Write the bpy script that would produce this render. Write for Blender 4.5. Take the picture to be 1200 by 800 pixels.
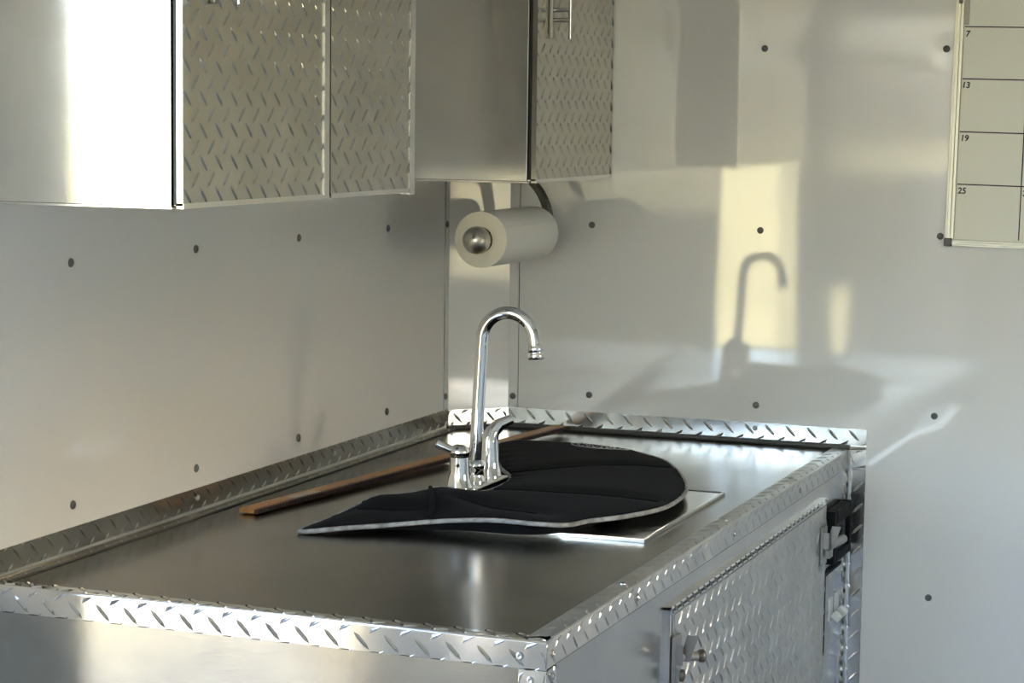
import bpy, bmesh, math, random
from mathutils import Vector, Matrix
from mathutils.geometry import delaunay_2d_cdt
random.seed(7)
for o in list(bpy.data.objects):
    bpy.data.objects.remove(o)
scene = bpy.context.scene
col = scene.collection

# ------------------------------------------------------------------ camera
cam_d = bpy.data.cameras.new('camera')
cam = bpy.data.objects.new('camera', cam_d)
col.objects.link(cam)
R_ = Vector((0.93331882, 0.35881603, 0.01292411)).normalized()
F_ = Vector((-0.3556342, 0.92879638, -0.10421901)).normalized()
U_ = R_.cross(F_).normalized()
m = Matrix.Identity(4)
for i in range(3):
    m[i][0], m[i][1], m[i][2] = R_[i], U_[i], -F_[i]
m.translation = Vector((1.68762, -4.13723, 0.63883))
cam.matrix_world = m
cam_d.sensor_width = 36.0
cam_d.lens = 77.01
cam_d.clip_start = 0.05
cam_d.clip_end = 600
scene.camera = cam

# ------------------------------------------------------------------ sky, sun, exposure
world = bpy.data.worlds.new('sky')
scene.world = world
world.use_nodes = True
wn = world.node_tree
for n in list(wn.nodes):
    wn.nodes.remove(n)
sky = wn.nodes.new('ShaderNodeTexSky')
sky.sky_type = 'NISHITA'
sky.sun_disc = False
sky.sun_elevation = math.radians(38)
sky.sun_rotation = math.radians(75)
sky.dust_density = 4.0
bg = wn.nodes.new('ShaderNodeBackground')
bg.inputs['Strength'].default_value = 1.85
wo = wn.nodes.new('ShaderNodeOutputWorld')
wn.links.new(sky.outputs[0], bg.inputs[0])
wn.links.new(bg.outputs[0], wo.inputs[0])
sun_d = bpy.data.lights.new('sun', 'SUN')
sun_d.energy = 9.0
sun_d.angle = math.radians(0.6)
sun_d.color = (1.0, 0.95, 0.86)
sun = bpy.data.objects.new('sun', sun_d)
col.objects.link(sun)
sun.rotation_euler = Vector((-0.75, -0.20, -0.62)).to_track_quat('-Z', 'Y').to_euler()

scene.view_settings.view_transform = 'Standard'
scene.view_settings.look = 'None'
scene.view_settings.gamma = 1.0
scene.view_settings.use_curve_mapping = False
scene.view_settings.exposure = 1.53

# ------------------------------------------------------------------ materials
def mat(name, color, rough=0.5, metal=0.0, **kw):
    M = bpy.data.materials.new(name)
    M.use_nodes = True
    nt = M.node_tree
    b = nt.nodes['Principled BSDF']
    b.inputs['Base Color'].default_value = (*color, 1)
    b.inputs['Roughness'].default_value = rough
    b.inputs['Metallic'].default_value = metal
    for k, v in kw.items():
        b.inputs[k].default_value = v
    return M, nt, b

def nd(nt, t, **kw):
    n = nt.nodes.new(t)
    for k, v in kw.items():
        setattr(n, k, v)
    return n

def math_node(nt, op, a, b=None):
    n = nd(nt, 'ShaderNodeMath', operation=op)
    for i, v in enumerate((a, b)):
        if v is None:
            continue
        if isinstance(v, (int, float)):
            n.inputs[i].default_value = v
        else:
            nt.links.new(v, n.inputs[i])
    return n.outputs[0]

def noise(nt, scale, detail=3, vec_scale=None):
    tc = nd(nt, 'ShaderNodeTexCoord')
    mp = nd(nt, 'ShaderNodeMapping')
    if vec_scale:
        mp.inputs['Scale'].default_value = vec_scale
    nt.links.new(tc.outputs['Object'], mp.inputs['Vector'])
    n = nd(nt, 'ShaderNodeTexNoise')
    n.inputs['Scale'].default_value = scale
    n.inputs['Detail'].default_value = detail
    nt.links.new(mp.outputs[0], n.inputs['Vector'])
    return n.outputs['Fac']

def vary(nt, b, fac, c0, c1, lo=0.35, hi=0.65):
    r = nd(nt, 'ShaderNodeValToRGB')
    r.color_ramp.elements[0].position = lo
    r.color_ramp.elements[1].position = hi
    r.color_ramp.elements[0].color = (*c0, 1)
    r.color_ramp.elements[1].color = (*c1, 1)
    nt.links.new(fac, r.inputs[0])
    nt.links.new(r.outputs[0], b.inputs['Base Color'])

def rough_range(nt, b, fac, r0, r1):
    mr = nd(nt, 'ShaderNodeMapRange')
    mr.inputs['From Min'].default_value = 0.3
    mr.inputs['From Max'].default_value = 0.7
    mr.inputs['To Min'].default_value = r0
    mr.inputs['To Max'].default_value = r1
    nt.links.new(fac, mr.inputs['Value'])
    nt.links.new(mr.outputs[0], b.inputs['Roughness'])

def bump(nt, b, fac, strength, dist):
    bp = nd(nt, 'ShaderNodeBump')
    bp.inputs['Strength'].default_value = strength
    bp.inputs['Distance'].default_value = dist
    nt.links.new(fac, bp.inputs['Height'])
    if b.inputs['Normal'].is_linked:
        nt.links.new(b.inputs['Normal'].links[0].from_socket, bp.inputs['Normal'])
    nt.links.new(bp.outputs[0], b.inputs['Normal'])

# glossy painted wall sheet, slightly wavy
WALL, nt, b = mat('white_wall_sheet', (0.82, 0.79, 0.735), 0.09, **{'Specular IOR Level': 0.6})
bump(nt, b, noise(nt, 1.0, 1, (3.5, 3.5, 1.0)), 0.25, 0.004)
WALL_DIMPLED, nt, b = mat('white_wall_sheet_dimpled', (0.82, 0.79, 0.735), 0.05, **{'Specular IOR Level': 1.0})
bump(nt, b, noise(nt, 1.0, 1, (3.5, 3.5, 1.0)), 0.25, 0.004)
tc = nd(nt, 'ShaderNodeTexCoord')
sp = nd(nt, 'ShaderNodeSeparateXYZ')
nt.links.new(tc.outputs['Object'], sp.inputs[0])
dx = math_node(nt, 'SUBTRACT', math_node(nt, 'FLOORED_MODULO', math_node(nt, 'ADD', sp.outputs[0], -0.616 + 0.1735), 0.347), 0.1735)
dz = math_node(nt, 'SUBTRACT', math_node(nt, 'FLOORED_MODULO', math_node(nt, 'ADD', sp.outputs[2], -0.4165 + 0.1725), 0.345), 0.1725)
dd = math_node(nt, 'SQRT', math_node(nt, 'ADD', math_node(nt, 'MULTIPLY', dx, dx), math_node(nt, 'MULTIPLY', dz, dz)))
mr = nd(nt, 'ShaderNodeMapRange', interpolation_type='SMOOTHSTEP')
mr.inputs['From Min'].default_value = 0.0
mr.inputs['From Max'].default_value = 0.045
mr.inputs['To Min'].default_value = 0.0
mr.inputs['To Max'].default_value = 1.0
nt.links.new(dd, mr.inputs['Value'])
bump(nt, b, mr.outputs[0], 0.3, 0.0010)

CORNERM, nt, b = mat('white_corner_sheet', (0.82, 0.79, 0.735), 0.06, **{'Specular IOR Level': 0.45})
CEIL, nt, b = mat('ceiling_sheet', (0.80, 0.795, 0.77), 0.4)
GREYWALL, nt, b = mat('grey_side_wall_sheet', (0.36, 0.355, 0.34), 0.5)
GROOVE, _, _ = mat('joint_shadow_backing', (0.05, 0.05, 0.048), 0.9)
FLOORM, nt, b = mat('floor_rubber', (0.16, 0.155, 0.15), 0.6)
vary(nt, b, noise(nt, 12), (0.27, 0.26, 0.25), (0.35, 0.34, 0.33))

# smooth aluminium sheets
ALU, nt, b = mat('aluminium_sheet', (0.72, 0.70, 0.66), 0.26, 1.0)
f = noise(nt, 9, 5)
vary(nt, b, f, (0.70, 0.685, 0.655), (0.76, 0.745, 0.715))
rough_range(nt, b, f, 0.13, 0.17)
bump(nt, b, noise(nt, 3, 1), 0.12, 0.003)
bump(nt, b, noise(nt, 60, 3, (1, 1, 14)), 0.06, 0.001)
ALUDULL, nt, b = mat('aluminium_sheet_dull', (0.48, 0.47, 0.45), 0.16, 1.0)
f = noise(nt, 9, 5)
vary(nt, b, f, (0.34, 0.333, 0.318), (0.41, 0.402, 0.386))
rough_range(nt, b, f, 0.14, 0.19)
bump(nt, b, noise(nt, 3, 1), 0.12, 0.003)
bump(nt, b, noise(nt, 60, 3, (1, 1, 14)), 0.06, 0.001)
ALUFRONT, nt, b = mat('aluminium_sheet_front', (0.52, 0.505, 0.485), 0.2, 1.0)
f = noise(nt, 9, 5)
vary(nt, b, f, (0.49, 0.475, 0.455), (0.55, 0.535, 0.515))
bump(nt, b, noise(nt, 60, 3, (1, 1, 14)), 0.06, 0.001)
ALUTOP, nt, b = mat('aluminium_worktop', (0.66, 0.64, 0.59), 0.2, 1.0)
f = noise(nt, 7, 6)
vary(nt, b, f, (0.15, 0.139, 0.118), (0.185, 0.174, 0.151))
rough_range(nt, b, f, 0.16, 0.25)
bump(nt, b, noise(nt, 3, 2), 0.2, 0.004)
# diamond plate
DIA, nt, b = mat('diamond_plate', (0.78, 0.765, 0.73), 0.2, 1.0)
f = noise(nt, 14, 5)
vary(nt, b, f, (0.72, 0.705, 0.67), (0.80, 0.785, 0.75))
rough_range(nt, b, f, 0.15, 0.22)
bump(nt, b, noise(nt, 7, 1), 0.15, 0.003)
DIAEDGE, nt, b = mat('diamond_plate_polished', (0.60, 0.595, 0.58), 0.12, 1.0)
rough_range(nt, b, noise(nt, 14, 4), 0.09, 0.15)
bump(nt, b, noise(nt, 7, 1), 0.15, 0.003)
DARKBEAD, nt, b = mat('grey_brown_bead', (0.085, 0.078, 0.066), 0.5)
DIADOOR, nt, b = mat('diamond_plate_dull', (0.6, 0.57, 0.5), 0.28, 1.0)
f = noise(nt, 10, 5)
vary(nt, b, f, (0.48, 0.455, 0.40), (0.54, 0.515, 0.46))
rough_range(nt, b, f, 0.22, 0.27)
bump(nt, b, noise(nt, 5, 1), 0.1, 0.003)
DIAFRONT, nt, b = mat('diamond_plate_worn', (0.55, 0.545, 0.53), 0.4, 1.0)
f = noise(nt, 10, 5)
vary(nt, b, f, (0.50, 0.495, 0.475), (0.60, 0.595, 0.575))
rough_range(nt, b, f, 0.33, 0.42)
CHROME, nt, b = mat('chrome', (0.86, 0.86, 0.87), 0.04, 1.0)
STEEL, nt, b = mat('stainless', (0.70, 0.69, 0.66), 0.2, 1.0)
rough_range(nt, b, noise(nt, 40), 0.14, 0.26)
BRUSHED, nt, b = mat('brushed_nickel', (0.58, 0.54, 0.47), 0.28, 1.0)
LATCHM, nt, b = mat('weathered_latch_steel', (0.36, 0.35, 0.33), 0.33, 1.0)
RIVET, nt, b = mat('rivet_metal', (0.17, 0.165, 0.15), 0.45, 0.7)
SCREW, nt, b = mat('screw_metal', (0.42, 0.41, 0.40), 0.3, 1.0)
DARKHOLE, _, _ = mat('dark_recess', (0.03, 0.03, 0.03), 0.7)
PLASTIC, nt, b = mat('black_plastic', (0.006, 0.006, 0.007), 0.65, **{'Specular IOR Level': 0.12})
GREYPLASTIC, nt, b = mat('grey_plastic', (0.035, 0.035, 0.037), 0.55)
TOGGLE, nt, b = mat('ivory_toggle', (0.78, 0.77, 0.72), 0.35)
DARKMET, nt, b = mat('dark_bronze_metal', (0.12, 0.11, 0.09), 0.4, 0.8)
FABRIC, nt, b = mat('black_quilted_fabric', (0.0045, 0.0045, 0.005), 0.9, **{'Specular IOR Level': 0.08})
b.inputs['Sheen Weight'].default_value = 0.02
b.inputs['Sheen Roughness'].default_value = 0.5
f = noise(nt, 700, 2)
bump(nt, b, f, 0.35, 0.001)
PIPING, nt, b = mat('grey_binding_tape', (0.23, 0.22, 0.205), 0.8)
vary(nt, b, noise(nt, 90, 2), (0.20, 0.19, 0.175), (0.38, 0.365, 0.34))
STITCH, nt, b = mat('pale_thread', (0.42, 0.40, 0.37), 0.7)
WOOD, nt, b = mat('varnished_wood', (0.33, 0.17, 0.065), 0.45)
vary(nt, b, noise(nt, 18, 4, (12, 1, 12)), (0.40, 0.175, 0.05), (0.56, 0.27, 0.085))
WOODEDGE, nt, b = mat('dark_wood_edge', (0.05, 0.018, 0.010), 0.6)
TICK, nt, b = mat('ruler_print', (0.035, 0.02, 0.015), 0.6)
STICKER, nt, b = mat('pale_sticker', (0.52, 0.47, 0.36), 0.5)
PAPER, nt, b = mat('paper_towel', (0.92, 0.89, 0.81), 0.95)
bump(nt, b, noise(nt, 160, 2), 0.35, 0.001)
PAPEREND, nt, b = mat('paper_towel_end_warm_lit', (0.95, 0.86, 0.66), 0.95)  # same paper, with the warm light on the roll's end in its colour
CARD, nt, b = mat('cardboard_core', (0.20, 0.14, 0.09), 0.9)
BOARD, nt, b = mat('whiteboard_face', (0.92, 0.88, 0.74), 0.5)
FRAME, nt, b = mat('board_frame_aluminium', (0.60, 0.58, 0.50), 0.38, 0.75)
INK, nt, b = mat('black_marker_ink', (0.02, 0.018, 0.015), 0.5)
CORNERCAP, nt, b = mat('grey_corner_cap', (0.12, 0.11, 0.095), 0.5)
GRASS, nt, b = mat('dry_grass', (0.42, 0.40, 0.14), 0.95)
vary(nt, b, noise(nt, 0.5, 6), (0.21, 0.185, 0.060), (0.28, 0.24, 0.10))

DIMGROUND, nt, b = mat('dim_ground', (0.27, 0.25, 0.21), 0.95)  # dark tone for the added ground slab
vary(nt, b, noise(nt, 30, 5), (0.085, 0.072, 0.050), (0.14, 0.12, 0.085))

# ------------------------------------------------------------------ mesh helpers
class MB:
    def __init__(self):
        self.v = []; self.f = []; self.s = []; self.mi = []
    def add(self, vs, fs, smooth=False, mi=0):
        o = len(self.v)
        self.v += [tuple(x) for x in vs]
        self.f += [tuple(i + o for i in g) for g in fs]
        self.s += [smooth] * len(fs)
        self.mi += [mi] * len(fs)
        return self
    def obox(self, O, U, V, N, w, h, t, mi=0):
        O, U, V, N = Vector(O), Vector(U), Vector(V), Vector(N)
        vs = [O + U * (w * a) + V * (h * c) + N * (t * e) for e in (0, 1) for c in (0, 1) for a in (0, 1)]
        fs = [(0, 2, 3, 1), (4, 5, 7, 6), (0, 1, 5, 4), (2, 6, 7, 3), (0, 4, 6, 2), (1, 3, 7, 5)]
        return self.add(vs, fs, False, mi)
    def box(self, lo, hi, mi=0):
        return self.obox(lo, (1, 0, 0), (0, 1, 0), (0, 0, 1), hi[0] - lo[0], hi[1] - lo[1], hi[2] - lo[2], mi)
    def tube(self, pts, r, n=14, caps=True, mi=0, closed=False):
        pts = [Vector(p) for p in pts]
        k = len(pts)
        rs = r if isinstance(r, (list, tuple)) else [r] * k
        up = Vector((0, 0, 1))
        rings = []
        prev = None
        for i in range(k):
            if closed:
                t = (pts[(i + 1) % k] - pts[i - 1]).normalized()
            else:
                t = (pts[min(i + 1, k - 1)] - pts[max(i - 1, 0)]).normalized()
            if prev is None:
                a = up if abs(t.dot(up)) < 0.9 else Vector((1, 0, 0))
                nx = t.cross(a).normalized()
            else:
                nx = (prev - t * prev.dot(t)).normalized()
            prev = nx
            ny = t.cross(nx)
            rings.append([pts[i] + (nx * math.cos(2 * math.pi * j / n) + ny * math.sin(2 * math.pi * j / n)) * rs[i] for j in range(n)])
        vs = [p for g in rings for p in g]
        fs = []
        for i in range(k if closed else k - 1):
            i2 = (i + 1) % k
            for j in range(n):
                j2 = (j + 1) % n
                fs.append((i * n + j, i * n + j2, i2 * n + j2, i2 * n + j))
        self.add(vs, fs, True, mi)
        if caps and not closed:
            self.add(rings[0], [tuple(reversed(range(n)))], False, mi)
            self.add(rings[-1], [tuple(range(n))], False, mi)
        return self
    def lathe(self, O, A, prof, n=28, mi=0, smooth=True):
        """prof: list of (radius, height) along axis A from O"""
        O, A = Vector(O), Vector(A).normalized()
        a = Vector((0, 0, 1)) if abs(A.z) < 0.9 else Vector((1, 0, 0))
        X = A.cross(a).normalized(); Y = A.cross(X)
        vs = []
        for r, h in prof:
            for j in range(n):
                t = 2 * math.pi * j / n
                vs.append(O + A * h + (X * math.cos(t) + Y * math.sin(t)) * r)
        fs = []
        for i in range(len(prof) - 1):
            for j in range(n):
                j2 = (j + 1) % n
                fs.append((i * n + j, i * n + j2, (i + 1) * n + j2, (i + 1) * n + j))
        return self.add(vs, fs, smooth, mi)
    def lugs(self, O, U, V, N, w, h, pitch=0.0415, u0=0.0, v0=0.0, L=0.032, wd=0.0072, ht=0.0021, hole=None):
        """raised tread-plate lugs on a plate: '\\' at the lattice points, '/' half a pitch over"""
        O, U, V, N = Vector(O), Vector(U), Vector(V), Vector(N)
        nu = int(w / pitch) + 3; nv = int(h / pitch) + 3
        q = math.sqrt(0.5)
        for i in range(-2, nu):
            for j in range(-2, nv):
                for k in (0, 1):
                    cu = u0 + i * pitch + k * pitch / 2
                    cv = v0 + j * pitch + k * pitch / 2
                    d = (q, -q) if k == 0 else (q, q)
                    e = (-d[1], d[0])
                    base = [(-L / 2, 0), (-L / 4, -wd * .42), (L / 4, -wd * .42), (L / 2, 0), (L / 4, wd * .42), (-L / 4, wd * .42)]
                    top = [(-L / 4, 0), (L / 4, 0)]
                    pts = []
                    for a, c in base + top:
                        pts.append([cu + d[0] * a + e[0] * c, cv + d[1] * a + e[1] * c])
                    us = [p[0] for p in pts]; vv = [p[1] for p in pts]
                    if max(us) < 0.003 or min(us) > w - 0.003 or max(vv) < 0.003 or min(vv) > h - 0.003:
                        continue
                    if hole and hole[0] < cu < hole[2] and hole[1] < cv < hole[3]:
                        continue
                    vs = []
                    for n_, (a, c) in enumerate(pts):
                        a = min(max(a, 0.0003), w - 0.0003); c = min(max(c, 0.0003), h - 0.0003)
                        vs.append(O + U * a + V * c + N * (ht if n_ > 5 else -0.0002))
                    self.add(vs, [(0, 1, 6), (1, 2, 7, 6), (2, 3, 7), (3, 4, 7), (4, 5, 6, 7), (5, 0, 6)], False)
        return self
    def plate(self, O, U, V, N, w, h, t=0.002, **kw):
        self.obox(O, U, V, N, w, h, t)
        return self.lugs(Vector(O) + Vector(N) * t, U, V, N, w, h, **kw)
    def mesh(self, name, mats):
        me = bpy.data.meshes.new(name)
        me.from_pydata(self.v, [], self.f)
        for mm in mats:
            me.materials.append(mm)
        me.polygons.foreach_set('use_smooth', self.s)
        me.polygons.foreach_set('material_index', self.mi)
        me.update()
        bm = bmesh.new(); bm.from_mesh(me)
        bmesh.ops.recalc_face_normals(bm, faces=bm.faces)
        bm.to_mesh(me); bm.free()
        return me
    def build(self, name, mats, parent=None, bevel=0.0, segs=2):
        if not isinstance(mats, (list, tuple)):
            mats = [mats]
        o = bpy.data.objects.new(name, self.mesh(name, mats))
        col.objects.link(o)
        if parent:
            o.parent = parent
            o.matrix_parent_inverse = parent.matrix_basis.inverted()
        if bevel:
            bv = o.modifiers.new('bevel', 'BEVEL')
            bv.width = bevel; bv.segments = segs; bv.limit_method = 'ANGLE'; bv.angle_limit = math.radians(40)
        return o

def tag(o, label=None, cat=None, group=None, kind=None):
    if label: o['label'] = label
    if cat: o['category'] = cat
    if group: o['group'] = group
    if kind: o['kind'] = kind
    return o

def thing(name, loc, label, cat, group=None):
    o = bpy.data.objects.new(name, None)
    col.objects.link(o)
    o.location = loc
    o.empty_display_size = 0.05
    return tag(o, label, cat, group)

X = Vector((1, 0, 0)); Y = Vector((0, 1, 0)); Z = Vector((0, 0, 1))
W, L = 0.80, 1.692          # worktop depth and length
ZF, ZC = -0.90, 1.20        # floor and ceiling heights (worktop top is 0)
XR, YR = 2.30, -6.55        # far side wall and rear end

# ------------------------------------------------------------------ setting
tag(MB().box((-0.06, YR - .06, ZF - .06), (XR + .06, 0.06, ZF)).build('floor', FLOORM), kind='structure')
tag(MB().box((-0.06, YR - .06, ZC), (XR + .06, 0.06, ZC + .06)).build('ceiling', CEIL), kind='structure')
tag(MB().box((-160, -160, -1.45), (160, 160, -1.40)).build('ground', GRASS), kind='structure')

tag(MB().box((-3.4, -9.0, -1.40), (-0.3, 2.0, -1.392)).build('dim_ground_slab', DIMGROUND), kind='structure')  # unseen darker slab, added to dim the reflection in the counter end

def wall_openings(mb, x0, x1, ya, yb, za, zb, holes, fixed_axis='x'):
    """boxes around rectangular holes; holes sorted along the wall, each (a0,a1,z0,z1)"""
    def bx(a0, a1, c0, c1):
        if a1 - a0 < 1e-6 or c1 - c0 < 1e-6:
            return
        if fixed_axis == 'x':
            mb.box((x0, a0, c0), (x1, a1, c1))
        else:
            mb.box((a0, x0, c0), (a1, x1, c1))
    cur = ya
    for a0, a1, z0, z1 in holes:
        bx(cur, a0, za, zb)
        bx(a0, a1, za, z0)
        bx(a0, a1, z1, zb)
        cur = a1
    bx(cur, yb, za, zb)

HOLES = [(-3.63, -3.34, -0.55, 0.05), (-2.87, -1.92, ZF, 1.10)]
mb = MB(); wall_openings(mb, -0.06, -0.003, YR, 0.0, ZF, ZC, HOLES)
wall_left = tag(mb.build('wall_left', GROOVE), kind='structure')
mb = MB(); wall_openings(mb, -0.003, 0.0, YR, -0.1120, ZF, ZC, HOLES)
mb.build('panel', WALL, wall_left)
MB().box((-0.003, -0.1050, ZF), (0.0, -0.086, ZC)).build('panel', WALL, wall_left)
# door surround
mb = MB()
for a0, a1, z0, z1 in HOLES:
    mb.box((-0.065, a0 - 0.001, z0), (0.004, a0 + 0.012, z1))
    mb.box((-0.065, a1 - 0.012, z0), (0.004, a1 + 0.001, z1))
    mb.box((-0.065, a0, z1 - 0.012), (0.004, a1, z1 + 0.001))
mb.build('opening_frame', ALU, wall_left)

wall_back = tag(MB().box((-0.06, 0.003, ZF), (XR, 0.06, ZC)).build('wall_back', GROOVE), kind='structure')
MB().box((0.1185, 0.0, ZF), (XR, 0.003, ZC)).build('panel', WALL_DIMPLED, wall_back)
MB().box((0.094, 0.0, ZF), (0.1165, 0.003, ZC)).build('panel', WALL, wall_back)
mb = MB(); wall_openings(mb, XR, XR + .06, YR, 0.06, ZF, ZC, [(-1.28, -0.98, 0.12, 0.42)])
wall_right = tag(mb.build('wall_right', GREYWALL), kind='structure')
mb = MB()
mb.box((XR - .004, -1.29, 0.11), (XR + .065, -1.28, 0.43)); mb.box((XR - .004, -0.98, 0.11), (XR + .065, -0.97, 0.43))
mb.box((XR - .004, -1.28, 0.42), (XR + .065, -0.98, 0.43)); mb.box((XR - .004, -1.28, 0.11), (XR + .065, -0.98, 0.12))
mb.build('hatch_frame', ALU, wall_right)
# unseen hatch leaf, added as an awning to keep direct sun out
tag(MB().obox((XR + .066, -1.33, 0.45), Y, (X * 0.98 + Z * 0.12).normalized(), Z, 0.55, 0.45, 0.03).build('sun_block_awning', WALL), kind='structure')
mb = MB(); wall_openings(mb, YR - .06, YR, -0.06, XR + .06, ZF, ZC, [(0.04, 0.70, 0.36, 1.12), (0.95, 2.25, 0.16, 1.17)], 'y')  # the second, wider opening is added to light the back wall
mb.box((0.04, YR - .05, 0.90), (0.70, YR - .01, 0.945))
tag(mb.build('wall_rear', WALL), kind='structure')
# flat panel across the corner
DA, DB = Vector((0.0, -0.088, 0)), Vector((0.096, 0.0, 0))
DU = (DB - DA).normalized(); DN = Vector((DU.y, -DU.x, 0)); DL = (DB - DA).length
wall_corner = tag(MB().obox(DA + Z * ZF - DN * 0.003, DU, Z, DN, DL, ZC - ZF, 0.004).build('wall_corner', CORNERM), kind='structure')

rivet_me = MB().lathe((0, 0, 0), (0, 0, 1), [(0.0066, 0), (0.0066, 0.0008), (0.0058, 0.0022), (0.0035, 0.0033), (0.0022, 0.0034), (0.0018, 0.0024), (0.0, 0.0024)], 14).mesh('rivet', [RIVET])
def rivet(p, nrm, parent):
    o = bpy.data.objects.new('rivet', rivet_me)
    col.objects.link(o)
    o.location = p
    o.rotation_euler = Vector(nrm).to_track_quat('Z', 'Y').to_euler()
    o.parent = parent
for y in (-0.388, -0.76, -1.119, -1.477):
    for z in (0.419, 0.0725):
        rivet((0, y, z), X, wall_left)
for z in (0.414, 0.068):
    rivet((0, -0.101, z), X, wall_left)
for x in (0.271, 0.616, 0.964, 1.312):
    for z in (0.766, 0.4165, 0.075, -0.276):
        if (x < 0.5 and z > 0.7) or (x > 1 and z > 0.4) or (x < 0.8 and z < 0):
            continue
        rivet((x, 0, z), -Y, wall_back)
for z in (0.41, 0.063):
    rivet((0.1065, 0, z), -Y, wall_back)

screw_me = MB().lathe((0, 0, 0), (0, 0, 1), [(0.0052, 0), (0.0052, 0.001), (0.004, 0.0024), (0.002, 0.0029), (0.0017, 0.0015), (0.0, 0.0015)], 12).mesh('screw', [SCREW])
def screw(p, nrm, parent, s=1.0):
    o = bpy.data.objects.new('screw', screw_me)
    col.objects.link(o)
    o.parent = parent
    o.matrix_parent_inverse = parent.matrix_world.inverted() if parent.type != 'EMPTY' else Matrix.Translation(-parent.location)
    o.location = p
    o.scale = (s, s, s)
    o.rotation_euler = Vector(nrm).to_track_quat('Z', 'Y').to_euler()

# ------------------------------------------------------------------ counter cabinet
cabinet = thing('counter_cabinet', (W / 2, -L / 2, ZF), 'aluminium base cabinet under the worktop with diamond plate door and corner trims', 'cabinet')
MB().box((0.004, -L, ZF), (W, -L + 0.02, -0.0352)).build('end_panel', ALUDULL, cabinet)
mb = MB(); wall_openings(mb, W - 0.02, W, -L + 0.02, -0.004, ZF, -0.0352, [(-1.175, -0.218, -0.80, -0.075)])
mb.build('front_panel', ALUFRONT, cabinet)
MB().box((0.004, -L + 0.02, ZF), (W - 0.02, -0.004, ZF + 0.02)).build('bottom_panel', ALU, cabinet)
# near vertical corner trim (outside corner angle)
mb = MB()
mb.plate((W - 0.034, -L, ZF), X, Z, -Y, 0.034, 0.90 - 0.0352, 0.002, u0=0.017, v0=0.0)
mb.plate((W, -L - 0.002, ZF), Y, Z, X, 0.036, 0.90 - 0.0352, 0.002, u0=0.017, v0=0.02)
ct = mb.build('corner_trim', DIA, cabinet)
screw((0.782, -L - 0.0022, -0.048), -Y, ct); screw((W + 0.0022, -1.671, -0.046), X, ct)
# wall-side inside corner angle
mb = MB()
mb.plate((W, -0.036, ZF), Y, Z, X, 0.030, 0.90 - 0.036, 0.002, u0=0.015, v0=0.02)
mb.plate((W + 0.006, 0.0, ZF), X, Z, -Y, 0.030, 0.90 - 0.0355, 0.002, u0=-0.004, v0=0.02)
# rounded bend
vs = []; n = 6
for zz in (ZF, -0.0355):
    for i in range(n + 1):
        a = math.pi / 2 * i / n
        vs.append((W + 0.010 - 0.008 * math.cos(a), -0.010 + 0.008 * math.sin(a), zz))
mb.add(vs, [(i, i + 1, n + 2 + i, n + 1 + i) for i in range(n)], True)
mb.build('wall_corner_trim', DIA, cabinet)
# door
DY0, DY1, DZ0, DZ1 = -1.193, -0.205, -0.82, -0.061
door = MB().plate((W + 0.001, DY0 + 0.022, DZ0), Y, Z, X, DY1 - DY0 - 0.022, DZ1 - DZ0 - 0.014, 0.0065, u0=0.01, v0=0.01, ht=0.0017).build('door', DIAFRONT, cabinet)
mb = MB()   # edge frame around the door
mb.box((W, DY0, DZ0), (W + 0.007, DY0 + 0.008, DZ1))
mb.box((W, DY0 + 0.012, DZ0), (W + 0.0075, DY0 + 0.018, DZ1 - 0.010))
mb.box((W, DY0, DZ1 - 0.004), (W + 0.007, DY1, DZ1))
mb.lugs((W + 0.0075, DY0, DZ1 - 0.012), Y, Z, X, DY1 - DY0, 0.012, pitch=0.03, v0=0.006, L=0.02, wd=0.006)
mb.box((W, DY0 + 0.016, DZ1 - 0.012), (W + 0.0075, DY1, DZ1 - 0.0085))
mb.build('door_frame', DIA, door)

def door_latch(parent, p, flip=1):
    """folding T latch: base bracket, upright wing and a barrel with a knob"""
    p = Vector(p)
    la = MB().box((p.x, p.y - 0.018, p.z - 0.042), (p.x + 0.006, p.y + 0.016, p.z + 0.030)).build('latch', LATCHM, parent, 0.002)
    mb = MB()
    mb.obox(p + Vector((0.006, 0.0, -0.008)), X, (Z * 0.8 + X * 0.25).normalized(), Y, 0.016, 0.040, 0.003)
    mb.obox(p + Vector((0.006, -0.016, -0.010)), X, Z, Y, 0.010, 0.030, 0.003)
    mb.build('latch_wing', LATCHM, la)
    return la
la = door_latch(door, (W + 0.0078, -1.168, -0.135))
MB().tube([(W + 0.016, -1.165, -0.137), (W + 0.040, -1.150, -0.137)], 0.007, 14).build('barrel', BRUSHED, la)
MB().lathe((W + 0.036, -1.152, -0.137), (0.85, 0.53, 0), [(0.0, 0), (0.007, 0.001), (0.0095, 0.005), (0.0095, 0.010), (0.006, 0.013), (0, 0.0135)], 16).build('knob', DARKMET, la)
MB().lathe((W + 0.0185, -1.172, -0.163), X, [(0.009, 0), (0.009, 0.004), (0.005, 0.006), (0, 0.006)], 14).build('bolt', DARKMET, la)
la2 = door_latch(door, (W + 0.0078, -0.235, -0.138))
MB().tube([(W + 0.018, -0.235, -0.146), (W + 0.034, -0.175, -0.140)], 0.0085, 14).build('barrel', LATCHM, la2)
MB().box((W + 0.0185, -0.252, -0.165), (W + 0.026, -0.225, -0.150)).build('catch', LATCHM, la2)

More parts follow.
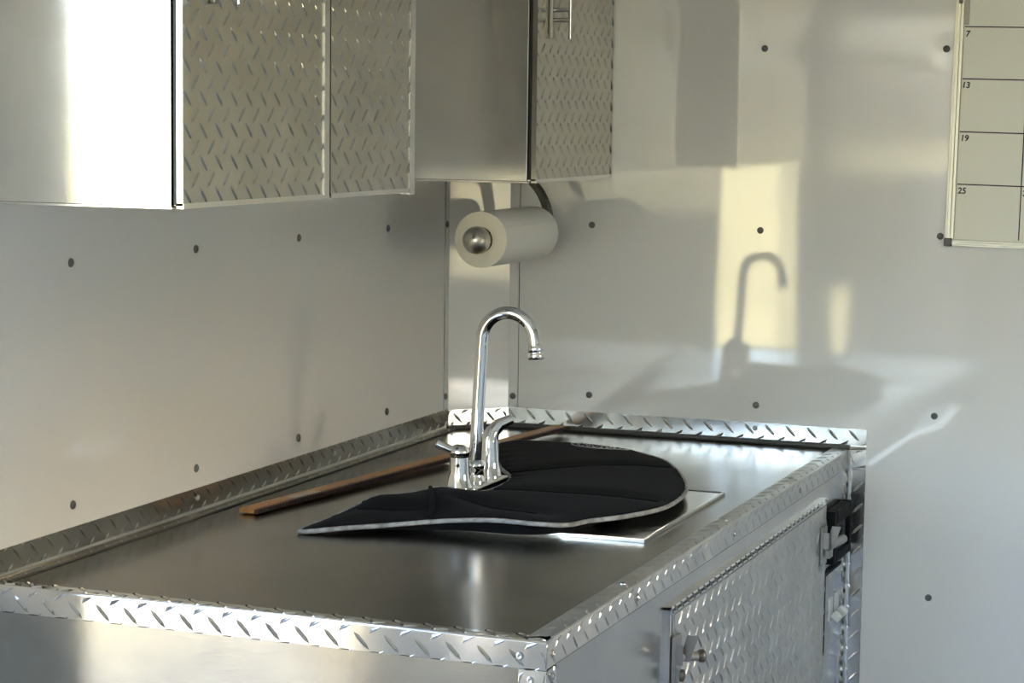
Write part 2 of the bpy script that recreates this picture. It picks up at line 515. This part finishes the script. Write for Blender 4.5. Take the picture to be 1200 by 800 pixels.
# black receptacle box and switch plate on the cabinet front
bxr = thing('receptacle_box', (W, -0.11, -0.19), 'small black plastic power box on the counter front beside the wall trim', 'power box')
mb = MB(); wall_openings(mb, W + 0.0005, W + 0.020, -0.188, -0.038, -0.190, -0.090, [(-0.165, -0.058, -0.172, -0.118)])
mb.build('housing', PLASTIC, bxr, 0.003)
MB().box((W + 0.0005, -0.165, -0.172), (W + 0.012, -0.058, -0.118)).build('face_plate', GREYPLASTIC, bxr, 0.001)
MB().box((W + 0.012, -0.150, -0.165), (W + 0.017, -0.105, -0.128)).build('socket_cover', PLASTIC, bxr, 0.001)
swp = thing('switch_plate', (W, -0.11, -0.36), 'flat grey switch plate with two ivory toggles below the black power box', 'light switch')
MB().box((W + 0.0004, -0.186, -0.362), (W + 0.0045, -0.045, -0.213)).build('plate', ALUDULL, swp, 0.001)
mb = MB()
mb.box((W + 0.0003, -0.194, -0.362), (W + 0.0060, -0.187, -0.206)); mb.box((W + 0.0003, -0.187, -0.2125), (W + 0.0060, -0.060, -0.206))
mb.build('plate_edge_shadow', PLASTIC, swp)  # dark strips stand in for the shadow along the plate's edges
for yy in (-0.140, -0.090):
    tg = MB().box((W + 0.0046, yy - 0.013, -0.305), (W + 0.007, yy + 0.013, -0.262)).build('toggle', TOGGLE, swp)
    mb = MB()
    mb.obox((W + 0.007, yy - 0.010, -0.296), (X * 0.8 - Z * 0.6), Y, (X * 0.6 + Z * 0.8), 0.018, 0.020, 0.012)
    mb.build('lever', TOGGLE, tg, 0.002)

# ------------------------------------------------------------------ worktop
HN = 0.0345
worktop = thing('worktop', (W / 2, -L / 2, -0.034), 'brushed aluminium worktop edged with diamond plate strips in the trailer corner', 'worktop')
SX0, SX1, SY0, SY1 = 0.285, 0.722, -1.052, -0.600      # sink rim
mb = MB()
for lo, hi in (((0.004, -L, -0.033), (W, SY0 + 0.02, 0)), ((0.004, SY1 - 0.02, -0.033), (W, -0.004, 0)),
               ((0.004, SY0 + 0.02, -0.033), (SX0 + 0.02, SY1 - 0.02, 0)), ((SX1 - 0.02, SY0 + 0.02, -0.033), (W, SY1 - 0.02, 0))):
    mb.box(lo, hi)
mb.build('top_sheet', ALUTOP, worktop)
# near end strip: flange down the end, rolled bend, narrow flange on top
def edge_angle(O, U, down, inward, out, length, h, wtop, r=0.0035, u0=0.012, ht=0.0021):
    O, U, down, inward, out = map(Vector, (O, U, down, inward, out))
    mb = MB()
    t = 0.002
    mb.obox(O - Vector((0, 0, h)), U, Z, out, length, h - r + 0.002, t)
    mb.lugs(O - Z * h + out * t, U, Z, out, length, h - 0.001, u0=u0, v0=h - 0.0215, ht=ht)
    mb.obox(O, U, inward, Z, length, wtop, t)
    mb.lugs(O + Z * t, U, inward, Z, length, wtop, u0=u0, v0=0.0205, ht=ht)
    n = 5; vs = []
    for e in (0, 1):
        c = O + U * (length * e) - Z * (r - t) - out * (r - t)
        for i in range(n + 1):
            a = math.pi / 2 * i / n
            vs.append(c + (out * math.cos(a) + Z * math.sin(a)) * r)
    mb.add(vs, [(i, i + 1, n + 2 + i, n + 1 + i) for i in range(n)], True)
    return mb
et = edge_angle((0.004, -L, 0), X, -Z, Y, -Y, W - 0.004 + 0.002, HN, 0.022).build('edge_strip', DIAEDGE, worktop)
screw((0.768, -L - 0.0022, -0.019), -Y, et)
ef = edge_angle((W, -L + 0.0005, 0), Y, -Z, -X, X, L - 0.006, 0.033, 0.029, u0=0.02, ht=0.0014).build('edge_strip', DIAFRONT, worktop)
for y in (-1.674, -1.334, -0.834, -0.398):
    screw((W + 0.0022, y, -0.017), X, ef)
for y in (-1.346, -0.832, -0.395):
    screw((0.785, y, 0.0022), Z, ef)
# upstand strips on the walls
def upstand(O, U, N, length, u0, flange):
    O, U, N = Vector(O), Vector(U), Vector(N)
    mb = MB()
    mb.obox(O, U, Z, N, length, 0.0405, 0.002)
    mb.lugs(O + N * 0.002 + Z * 0.008, U, Z, N, length, 0.0325, u0=u0, v0=0.0195)
    if flange:
        mb.obox(O, U, N, Z, length, flange, 0.002)
        mb.lugs(O + Z * 0.002 + N * 0.008, U, N, Z, length, flange - 0.009, u0=u0, v0=0.006, L=0.018, wd=0.007)
    n = 5; r = 0.007; vs = []
    for e in (0, 1):
        c = O + U * (length * e) + N * (0.002 + r) + Z * (0.001 + r)
        for i in range(n + 1):
            a = math.pi / 2 * i / n
            vs.append(c - (N * math.cos(a) + Z * math.sin(a)) * r)
    mb.add(vs, [(i, i + 1, n + 2 + i, n + 1 + i) for i in range(n)], True)
    return mb
ul = upstand((0.0005, -L + 0.02, 0.0005), Y, X, L - 0.02 - 0.088, 0.01, 0.020).build('upstand_strip', DIADOOR, worktop)
ur = upstand((0.096, -0.0005, 0.0005), X, -Y, W + 0.036 - 0.096, 0.01, 0.0).build('upstand_strip', DIA, worktop)
MB().plate(DA + Z * 0.0006 + DN * 0.0025, DU, Z, DN, DL, 0.039, 0.002, u0=0.02, v0=0.022, pitch=0.036, ht=0.0025).build('upstand_strip', DIA, worktop)
MB().plate((W + 0.006, -0.0002, -0.0345), X, Z, -Y, 0.030, 0.034, 0.002, u0=0.0, v0=0.018).build('corner_cap', DIA, worktop)
MB().tube([(0.100, -0.006, 0.0045), (W + 0.004, -0.006, 0.0045)], 0.0048, 10).build('dark_bead', DARKBEAD, worktop)  # dark bead put in for the dark reflection in the strip's bend
MB().tube([DA + DN * 0.008 + Z * 0.0035, DB + DN * 0.008 + Z * 0.0035], 0.0042, 10).build('dark_bead', DARKBEAD, worktop)
MB().tube([(0.0215, -L + 0.024, 0.0012), (0.0215, -0.10, 0.0012)], 0.0018, 8).build('dark_bead', DARKBEAD, worktop)
for y in (-0.62, -1.12):
    screw((0.0028, y, 0.026), X, ul)
screw((0.616, -0.0028, 0.030), -Y, ur)

# ------------------------------------------------------------------ sink
sink = thing('sink', ((SX0 + SX1) / 2, (SY0 + SY1) / 2, 0.0), 'square stainless drop-in sink mostly hidden by the black folded shade', 'sink')
BX0, BX1, BY0, BY1 = 0.425, 0.650, -0.990, -0.660
mb = MB()
for lo, hi in (((SX0, SY0, 0.0005), (SX1, BY0, 0.005)), ((SX0, BY1, 0.0005), (SX1, SY1, 0.005)),
               ((SX0, BY0, 0.0005), (BX0, BY1, 0.005)), ((BX1, BY0, 0.0005), (SX1, BY1, 0.005))):
    mb.box(lo, hi)
mb.tube([(SX0 + .003, SY0 + .003, .004), (SX1 - .003, SY0 + .003, .004), (SX1 - .003, SY1 - .003, .004), (SX0 + .003, SY1 - .003, .004)], 0.003, 8, closed=True)
mb.build('rim', STEEL, sink)
mb = MB()
zb = -0.15
mb.add([(BX0, BY0, .002), (BX1, BY0, .002), (BX1, BY1, .002), (BX0, BY1, .002),
        (BX0 + .02, BY0 + .02, zb), (BX1 - .02, BY0 + .02, zb), (BX1 - .02, BY1 - .02, zb), (BX0 + .02, BY1 - .02, zb)],
       [(0, 1, 5, 4), (1, 2, 6, 5), (2, 3, 7, 6), (3, 0, 4, 7), (4, 5, 6, 7)])
mb.build('basin', STEEL, sink)
MB().lathe((0.56, -0.826, zb + .001), Z, [(0.042, 0), (0.040, 0.003), (0.030, 0.001), (0.0, 0.0)], 24).build('drain', CHROME, sink)

# ------------------------------------------------------------------ faucet
FX, FY, FZ = 0.355, -0.822, 0.030
fa = thing('faucet', (FX, FY, 0.005), 'chrome gooseneck faucet with two lever handles standing beside the black shade', 'faucet')
mb = MB(); mb.box((FX - 0.024, FY - 0.090, 0.0055), (FX + 0.020, FY + 0.084, FZ - 0.006))
mb.build('riser', PLASTIC, fa, 0.006, 3)
mb = MB(); mb.box((FX - 0.028, FY - 0.096, FZ - 0.006), (FX + 0.026, FY + 0.090, FZ))
mb.build('deck_plate', CHROME, fa, 0.0028, 3)
MB().lathe((FX, FY, FZ), Z, [(0.019, 0), (0.019, 0.004), (0.016, 0.010), (0.015, 0.022), (0.0165, 0.024), (0.0165, 0.034), (0.0135, 0.037), (0.0108, 0.038)], 28).build('spout_collar', CHROME, fa)
# spout
pts = []
rad = 0.0455
bx0 = FX + 0.011
zc = 0.268
for i in range(9):
    t = i / 8
    pts.append((FX + 0.011 * t, FY, FZ + 0.02 + (zc - FZ - 0.02) * t))
for i in range(1, 25):
    a = math.radians(172) * i / 24
    pts.append((bx0 + rad - rad * math.cos(a), FY, zc + rad * math.sin(a)))
lx, _, lz = pts[-1]
pts.append((lx + 0.002, FY, lz - 0.014))
sp = MB().tube(pts, 0.0104, 20).build('spout', CHROME, fa)
MB().lathe((lx + 0.0022, FY, lz - 0.012), (0.10, 0, -1), [(0.0106, 0), (0.0128, 0.002), (0.0128, 0.010), (0.0115, 0.011), (0.0138, 0.013), (0.0138, 0.021), (0.012, 0.0225), (0.010, 0.0225), (0.0095, 0.018), (0, 0.018)], 24).build('aerator', CHROME, sp)
for s, dirv in ((-1, 'near'), (1, 'far')):
    hy = FY + 0.066 * s
    hd = MB().lathe((FX, hy, FZ), Z, [(0.0212, 0), (0.0212, 0.003), (0.0195, 0.006), (0.0172, 0.026), (0.0155, 0.048), (0.0152, 0.052)], 28).build('handle_base', CHROME, fa)
    mb = MB()
    if s < 0:
        mb.lathe((FX, hy, FZ + 0.053), Z, [(0.0140, 0), (0.0165, 0.002), (0.0165, 0.010), (0.013, 0.016), (0.006, 0.019), (0, 0.0195)], 24)
        mb.tube([(FX, hy, FZ + 0.060), (FX - 0.014, hy - 0.008, FZ + 0.064), (FX - 0.034, hy - 0.016, FZ + 0.074)], [0.0085, 0.0075, 0.0065], 12)
        mb.build('lever', CHROME, hd)
        MB().lathe((FX, hy, FZ + 0.051), Z, [(0.0145, 0), (0.0145, 0.0025)], 20).build('gap_ring', PLASTIC, hd)
        MB().lathe((FX + 0.004, hy - 0.0166, FZ + 0.040), (0.2, -1, 0.12), [(0.003, 0), (0.003, 0.0012), (0, 0.0014)], 10).build('set_screw', DARKHOLE, hd)
    else:
        mb.tube([(FX, hy, FZ + 0.046), (FX, hy, FZ + 0.062), (FX + 0.004, hy + 0.004, FZ + 0.076), (FX + 0.013, hy + 0.012, FZ + 0.088), (FX + 0.030, hy + 0.024, FZ + 0.096)], [0.0158, 0.0150, 0.0125, 0.0100, 0.0085], 18)
        mb.build('lever', CHROME, hd)

# ------------------------------------------------------------------ black folded sun shade
OUT = [(0.224, -1.203, 0.006), (0.284, -1.183, 0.012), (0.342, -1.153, 0.016), (0.4, -1.125, 0.021), (0.449, -1.11, 0.025), (0.502, -1.103, 0.028), (0.557, -1.104, 0.028), (0.593, -1.091, 0.026), (0.612, -1.066, 0.024), (0.626, -1.029, 0.024), (0.664, -0.979, 0.025), (0.695, -0.9, 0.025), (0.701, -0.831, 0.025), (0.69, -0.735, 0.024), (0.669, -0.656, 0.023), (0.63, -0.553, 0.022), (0.568, -0.43, 0.022), (0.514, -0.37, 0.022), (0.449, -0.322, 0.022), (0.375, -0.3, 0.022), (0.306, -0.298, 0.022), (0.257, -0.304, 0.022), (0.223, -0.327, 0.022), (0.226, -0.396, 0.022), (0.316, -0.606, 0.024), (0.392, -0.750, 0.028), (0.410, -0.910, 0.034), (0.378, -0.938, 0.038), (0.342, -0.939, 0.040), (0.326, -0.989, 0.040), (0.305, -1.009, 0.036), (0.266, -1.019, 0.032), (0.251, -1.066, 0.022), (0.237, -1.13, 0.013)]
def catmull(P, k=5):
    P = [Vector(p) for p in P]; n = len(P); out = []
    for i in range(n):
        a, b_, c, d = P[i - 1], P[i], P[(i + 1) % n], P[(i + 2) % n]
        for j in range(k):
            t = j / k
            out.append(0.5 * ((2 * b_) + (c - a) * t + (2 * a - 5 * b_ + 4 * c - d) * t * t + (3 * b_ - a - 3 * c + d) * t ** 3))
    return out
edge = catmull(OUT, 4)
def seg_d(p, a, b_):
    ax, ay = b_[0] - a[0], b_[1] - a[1]
    t = max(0, min(1, ((p[0] - a[0]) * ax + (p[1] - a[1]) * ay) / (ax * ax + ay * ay + 1e-12)))
    return math.hypot(p[0] - a[0] - ax * t, p[1] - a[1] - ay * t)
SEAMS = [[(0.360, -0.700), (0.410, -0.640), (0.460, -0.565), (0.530, -0.510), (0.625, -0.490)],
         [(0.420, -0.900), (0.500, -0.875), (0.563, -0.847), (0.620, -0.840), (0.692, -0.850)],
         [(0.335, -0.960), (0.360, -1.010), (0.385, -1.070), (0.398, -1.118)],
         [(0.268, -1.085), (0.320, -1.090), (0.372, -1.075)],
         [(0.400, -1.000), (0.470, -1.030), (0.560, -1.040)]]
def hz(x, y):
    sw = sz = 0.0; dm = 9
    for e in edge:
        d = math.hypot(x - e.x, y - e.y)
        dm = min(dm, d)
        w = 1.0 / (d + 1e-4) ** 3
        sw += w; sz += w * e.z
    ds = min(seg_d((x, y), s[i], s[i + 1]) for s in SEAMS for i in range(len(s) - 1))
    puff = 0.009 * (1 - math.exp(-dm / 0.03)) * (0.25 + 0.75 * (1 - math.exp(-(ds / 0.022) ** 2)))
    return sz / sw + puff
def inside(x, y):
    c = False; n = len(edge)
    for i in range(n):
        a, b_ = edge[i], edge[i - 1]
        if (a.y > y) != (b_.y > y) and x < (b_.x - a.x) * (y - a.y) / (b_.y - a.y) + a.x:
            c = not c
    return c
pts2 = [Vector((e.x, e.y)) for e in edge]
ne = len(pts2)
g = 0.011
yy = -1.22
while yy < -0.28:
    xx = 0.21
    while xx < 0.72:
        px, py = xx + random.uniform(-.002, .002), yy + random.uniform(-.002, .002)
        if inside(px, py) and min(math.hypot(px - e.x, py - e.y) for e in edge) > 0.006:
            pts2.append(Vector((px, py)))
        xx += g
    yy += g
vo, eo, fo, *_ = delaunay_2d_cdt(pts2, [(i, (i + 1) % ne) for i in range(ne)], [], 1, 1e-6)
top = []
for v_ in vo:
    near = min(edge, key=lambda e: math.hypot(v_.x - e.x, v_.y - e.y))
    dmin = math.hypot(v_.x - near.x, v_.y - near.y)
    top.append((v_.x, v_.y, near.z if dmin < 1e-4 else hz(v_.x, v_.y)))
nv = len(top)
bot = [(x, y, z - 0.005) for x, y, z in top]
from collections import Counter
ec = Counter()
for f_ in fo:
    for i in range(len(f_)):
        ec[tuple(sorted((f_[i], f_[(i + 1) % len(f_)])))] += 1
side = [(a, b_, b_ + nv, a + nv) for (a, b_), c in ec.items() if c == 1]
shade = thing('folded_sunshade', (0.46, -0.75, 0.005), 'black quilted folding sun shade with grey piped edge lying over the sink', 'sun shade')
MB().add(top + bot, [tuple(f_) for f_ in fo] + [tuple(i + nv for i in reversed(f_)) for f_ in fo] + side, True).build('cloth', FABRIC, shade)
# the layers folded underneath
LOW = catmull([(0.245, -1.182, 0), (0.34, -1.143, 0), (0.45, -1.102, 0), (0.545, -1.095, 0), (0.595, -1.050, 0), (0.615, -0.98, 0), (0.625, -0.86, 0), (0.57, -0.72, 0), (0.47, -0.70, 0), (0.43, -0.80, 0), (0.425, -0.93, 0), (0.38, -0.965, 0), (0.33, -1.00, 0), (0.275, -1.055, 0)], 4)
nl = len(LOW)
ctr = Vector((0.47, -0.98, 0))
vs = [(p.x, p.y, 0.0058) for p in LOW] + [(p.x, p.y, max(0.0075, hz(p.x, p.y) - 0.0055)) for p in LOW] + [(ctr.x, ctr.y, 0.0058), (ctr.x, ctr.y, 0.018)]
fs = []
for i in range(nl):
    j = (i + 1) % nl
    fs += [(i, j, j + nl, i + nl), (j, i, 2 * nl), (i + nl, j + nl, 2 * nl + 1)]
MB().add(vs, fs, False).build('lower_fold', FABRIC, shade)
MB().tube([(e.x, e.y, e.z - 0.002) for e in edge], 0.0036, 8, closed=True).build('piping', PIPING, shade)
for k, s in enumerate(SEAMS):
    dense = []
    for i in range(len(s) - 1):
        for j in range(6):
            t = j / 6
            dense.append((s[i][0] + (s[i + 1][0] - s[i][0]) * t, s[i][1] + (s[i + 1][1] - s[i][1]) * t))
    dense = [q for q in dense if inside(*q)]
    MB().tube([(x, y, hz(x, y) + 0.0003) for x, y in dense], 0.0024 if k != 2 else 0.0042, 6).build('seam', FABRIC, shade)
mb = MB()
for k, (rx, ry) in enumerate(((0.062, 0.050), (0.050, 0.038), (0.034, 0.024))):
    arc = []
    for i in range(25):
        a = math.radians(150 + 190 * i / 24)
        x, y = 0.415 + rx * math.cos(a) * 0.95, -0.338 + ry * math.sin(a)
        if inside(x, y):
            arc.append((x, y, hz(x, y) + 0.0006))
    for i in range(0, len(arc) - 1, 2 if k else 1):
        mb.tube([arc[i], arc[i + 1]], 0.0009, 5)
mb.build('stitched_emblem', STITCH, shade)

# ------------------------------------------------------------------ wooden ruler
A = Vector((0.078, -1.092, 0.0022)); B = Vector((0.2290, -0.040, 0.0090))
RU = (B - A).normalized(); RV = Vector((RU.y, -RU.x, 0)).normalized(); RN = RV.cross(RU).normalized()
if RN.z < 0: RN = -RN
RL = (B - A).length; RW = 0.034
ruler = thing('wooden_ruler', A, 'long brown wooden ruler lying on the worktop behind the faucet', 'ruler')
MB().obox(A - RV * RW / 2, RU, RV, RN, RL, RW - 0.005, 0.0068).build('stick', WOOD, ruler, 0.0006)
MB().obox(A + RV * (RW / 2 - 0.005), RU, RV, RN, RL, 0.005, 0.0066).build('dark_edge', WOODEDGE, ruler)
mb = MB()
k = 0; s = 0.012
while s < RL - 0.01:
    ln = 0.008 if k % 4 == 0 else 0.005
    mb.obox(A + RU * s + RV * (RW / 2 - 0.004 - ln) + RN * 0.0068, RU, RV, RN, 0.0016, ln, 0.0002)
    mb.obox(A + RU * s + RV * (RW / 2) + RN * 0.002, RU, RN, RV, 0.005, 0.004, 0.0012)
    s += 0.0085; k += 1
mb.build('tick_marks', TICK, ruler)
MB().obox(A + RU * 0.115 - RV * 0.006 + RN * 0.0068, RU, RV, RN, 0.075, 0.016, 0.0003).build('sticker', STICKER, ruler)

# ------------------------------------------------------------------ upper cabinets
def latch_pull(parent, x, y, z0, z1):
    """two upright bars joined by twin stems: backplate bar on the door and grip bar standing off it"""
    la = MB().box((x, y - 0.006, z0), (x + 0.008, y + 0.006, z1)).build('latch', LATCHM, parent, 0.002)
    MB().tube([(x + 0.040, y, z0 - 0.001), (x + 0.040, y, z1)], 0.0042, 12).build('grip_bar', STEEL, la)
    zc_ = (z0 + z1) / 2
    for dz in (0.006, -0.012):
        MB().tube([(x + 0.006, y, zc_ + dz), (x + 0.040, y, zc_ + dz)], 0.0042, 10).build('stem', STEEL, la)
    return la
def wall_cabinet(label, y0, y1, zb, zt, depth, doors, latch_y):
    c = thing('wall_cabinet', (depth / 2, (y0 + y1) / 2, zb), label, 'cabinet')
    t = 0.012; d0 = depth - 0.018
    MB().box((0.001, y0, zb), (d0, y0 + t, zt)).build('end_panel', ALU, c, 0.0008)
    MB().box((0.001, y1 - t, zb), (d0, y1, zt)).build('end_panel', ALU, c)
    MB().box((0.001, y0 + t, zb + 0.003), (d0, y1 - t, zb + 0.003 + t)).build('bottom_panel', ALU, c)
    MB().box((0.001, y0 + t, zt - t), (d0, y1 - t, zt)).build('top_panel', ALU, c)
    MB().box((0.001, y0 - 0.0015, zb - 0.0035), (d0 + 0.002, y0 + 0.010, zb)).build('bottom_lip', DIA, c, 0.0006)
    MB().box((d0, y0 + t, zb), (d0 + 0.002, y1, zt)).build('face_frame', ALU, c)
    MB().box((d0 + 0.002, y0 + 0.003, zb + 0.003), (d0 + 0.008, y1 - 0.002, zt)).build('door_backing', DARKHOLE, c)
    for i, (a, e) in enumerate(doors):
        dr = MB().plate((d0 + 0.008, a, zb + 0.001), Y, Z, X, e - a, zt - zb - 0.001, 0.009, u0=0.012, v0=0.012, ht=0.0016).build('door', DIADOOR, c)
        MB().box((d0 + 0.008, a, zb - 0.0025), (d0 + 0.018, e, zb + 0.0045)).build('door_lip', ALU, dr)
        if i == 0:
            latch_pull(dr, d0 + 0.0172, latch_y, 0.772, 0.862)
    return c
cab1 = wall_cabinet('long aluminium wall cabinet with two diamond plate doors and a bright end panel', -1.695, -0.965, 0.5135, ZC - 0.001, 0.305,
                    [(-1.695, -1.272), (-1.266, -0.985)], -1.62)
MB().box((0.289, -1.290, 0.516), (0.306, -1.274, ZC - 0.01)).build('door_stile', ALU, cab1)
MB().box((0.289, -0.984, 0.508), (0.305, -0.965, ZC - 0.01)).build('door_stile', ALU, cab1)
cab2 = wall_cabinet('small aluminium wall cabinet above the paper towel roll in the corner', -0.4285, -0.002, 0.514, ZC - 0.001, 0.310,
                    [(-0.4285, -0.004)], -0.366)

# ------------------------------------------------------------------ paper towel roll and holder
PX, PY0, PY1, PZ = 0.200, -0.420, -0.142, 0.4055
holder = thing('towel_holder', (PX, -0.28, 0.51), 'brushed metal paper towel holder hanging below the small corner cabinet', 'towel holder')
MB().tube([(PX, PY0 - 0.008, PZ), (PX, PY1 + 0.03, PZ)], 0.0085, 14).build('rod', BRUSHED, holder)
mb = MB()
prof = [(0.0, -0.026)]
for i in range(1, 12):
    a = math.pi * i / 12
    prof.append((0.026 * math.sin(a), -0.026 * math.cos(a)))
prof.append((0.0, 0.026))
mb.lathe((PX, PY0 - 0.018, PZ), -Y, prof, 28)
mb.build('finial', BRUSHED, holder)
arm = []
for i in range(13):
    a = math.radians(100) * i / 12
    arm.append((PX - 0.055 + 0.075 * math.sin(a) - 0.004, PY1 + 0.022, 0.5135 - 0.105 + 0.105 * math.cos(a)))
mb = MB()
for i in range(12):
    p0, p1 = Vector(arm[i]), Vector(arm[i + 1])
    d = (p1 - p0)
    mb.obox(p0, d.normalized(), Y, d.normalized().cross(Y), d.length * 1.04, 0.022, 0.011)
mb.build('arm', DARKMET, holder)
MB().box((PX - 0.075, PY1 - 0.03, 0.5085), (PX - 0.01, PY1 + 0.055, 0.5135)).build('mount_plate', BRUSHED, holder, 0.001)
MB().lathe((PX - 0.045, PY0 + 0.06, 0.5135), -Z, [(0.006, 0), (0.006, 0.004), (0, 0.005)], 12).build('screw', DARKMET, holder)
roll = thing('paper_towel_roll', (PX, -0.28, PZ), 'white paper towel roll hanging on the holder under the corner cabinet', 'paper towels')
RO, RI = 0.0515, 0.0235
mb = MB().lathe((PX, PY0, PZ), Y, [(RO, 0.001), (RO, PY1 - PY0 - 0.001)], 48)
mb.tube([(PX + math.cos(math.radians(a)) * (RO + 0.0002), PY0 + 0.002, PZ + math.sin(math.radians(a)) * (RO + 0.0002)) for a in (28,)] + [(PX + math.cos(math.radians(28)) * (RO + 0.0002), PY1 - 0.002, PZ + math.sin(math.radians(28)) * (RO + 0.0002))], 0.0007, 6)
mb.build('paper', PAPER, roll)
for yv in (0.0, PY1 - PY0):
    s_ = 1 if yv == 0 else -1
    MB().lathe((PX, PY0 + yv, PZ), Y, [(RO, 0.001 * s_), (RO - 0.001, 0), (RI, 0)], 48).build('roll_end', PAPEREND, roll)
MB().lathe((PX, PY0, PZ), Y, [(RI, 0), (RI, PY1 - PY0)], 32).build('core', CARD, roll)

# ------------------------------------------------------------------ calendar board
calb = thing('calendar_board', (0.974, -0.001, 0.400), 'framed white calendar board with ruled day boxes at the right edge', 'whiteboard')
TILT = math.radians(0.85)
calb.rotation_euler = (0, TILT, 0)
bpy.context.view_layer.update()
def bl(x, z):       # board-local helper: x right, z up from the lower left corner
    return x, z
def bbuild(mb, name, mt, bevel=0.0, parent=None):
    o = mb.build(name, mt, None, bevel)
    o.parent = parent or calb
    return o
BW, BH = 0.78, 0.56
o_ = bbuild(MB().box((0.010, -0.008, 0.008), (BW - 0.010, 0.0, BH - 0.008)), 'board', BOARD)
mb = MB()
mb.box((0.0, -0.014, 0.012), (0.017, 0.0, BH - 0.012)); mb.box((0.004, -0.017, 0.012), (0.011, -0.013, BH - 0.012))
fr = bbuild(mb, 'frame_side', FRAME, 0.001)
bbuild(MB().box((BW - 0.017, -0.014, 0.012), (BW, 0.0, BH - 0.012)), 'frame_side', FRAME, 0.001)
mb = MB(); mb.box((0.012, -0.014, 0.0), (BW - 0.012, 0.0, 0.012)); mb.box((0.012, -0.017, 0.0035), (BW - 0.012, -0.013, 0.0085))
bbuild(mb, 'frame_rail', FRAME, 0.001)
bbuild(MB().box((0.012, -0.014, BH - 0.012), (BW - 0.012, 0.0, BH)), 'frame_rail', FRAME, 0.001)
for cx_, cz_ in ((0, 0), (BW - 0.014, 0), (0, BH - 0.014), (BW - 0.014, BH - 0.014)):
    bbuild(MB().box((cx_ - 0.0008, -0.0185, cz_ - 0.0008), (cx_ + 0.0148, 0.0, cz_ + 0.0148)), 'corner_cap', CORNERCAP, 0.002)
bbuild(MB().lathe((0.010, -0.017, 0.452), -Y, [(0.004, 0), (0.004, 0.001), (0.002, 0.0022), (0, 0.0022)], 12), 'screw', RIVET)
bbuild(MB().box((0.0165, -0.0115, 0.410), (0.026, -0.0083, 0.47)), 'tape', STICKER, 0.001)
mb = MB()
cw = 0.1195
for z in (0.407, 0.311, 0.213, 0.1155):
    mb.box((0.018, -0.0084, z - 0.0011), (BW - 0.018, -0.0078, z + 0.0011))
for i in range(1, 6):
    x = 0.0165 + cw * i
    mb.box((x - 0.0011, -0.0084, 0.016), (x + 0.0011, -0.0078, 0.407))
bbuild(mb, 'ruled_lines', INK)
dg = bpy.context.evaluated_depsgraph_get()
for txt, x, z in (('7', 0.020, 0.389), ('13', 0.0175, 0.2945), ('19', 0.0195, 0.1965), ('25', 0.0195, 0.0985), ('26', 0.139, 0.0985)):
    cu = bpy.data.curves.new('day_number', 'FONT')
    cu.body = txt; cu.size = 0.0155; cu.extrude = 0.0001; cu.shear = 0.1; cu.offset = 0.0004
    to = bpy.data.objects.new('tmp', cu); col.objects.link(to)
    bpy.context.view_layer.update()
    me = bpy.data.meshes.new_from_object(to.evaluated_get(bpy.context.evaluated_depsgraph_get()))
    bpy.data.objects.remove(to)
    me.materials.clear(); me.materials.append(INK)
    me.transform(Matrix.Translation((x, -0.0085, z)) @ Matrix.Rotation(math.pi / 2, 4, 'X'))
    o = bpy.data.objects.new('day_number', me); col.objects.link(o); o.parent = calb
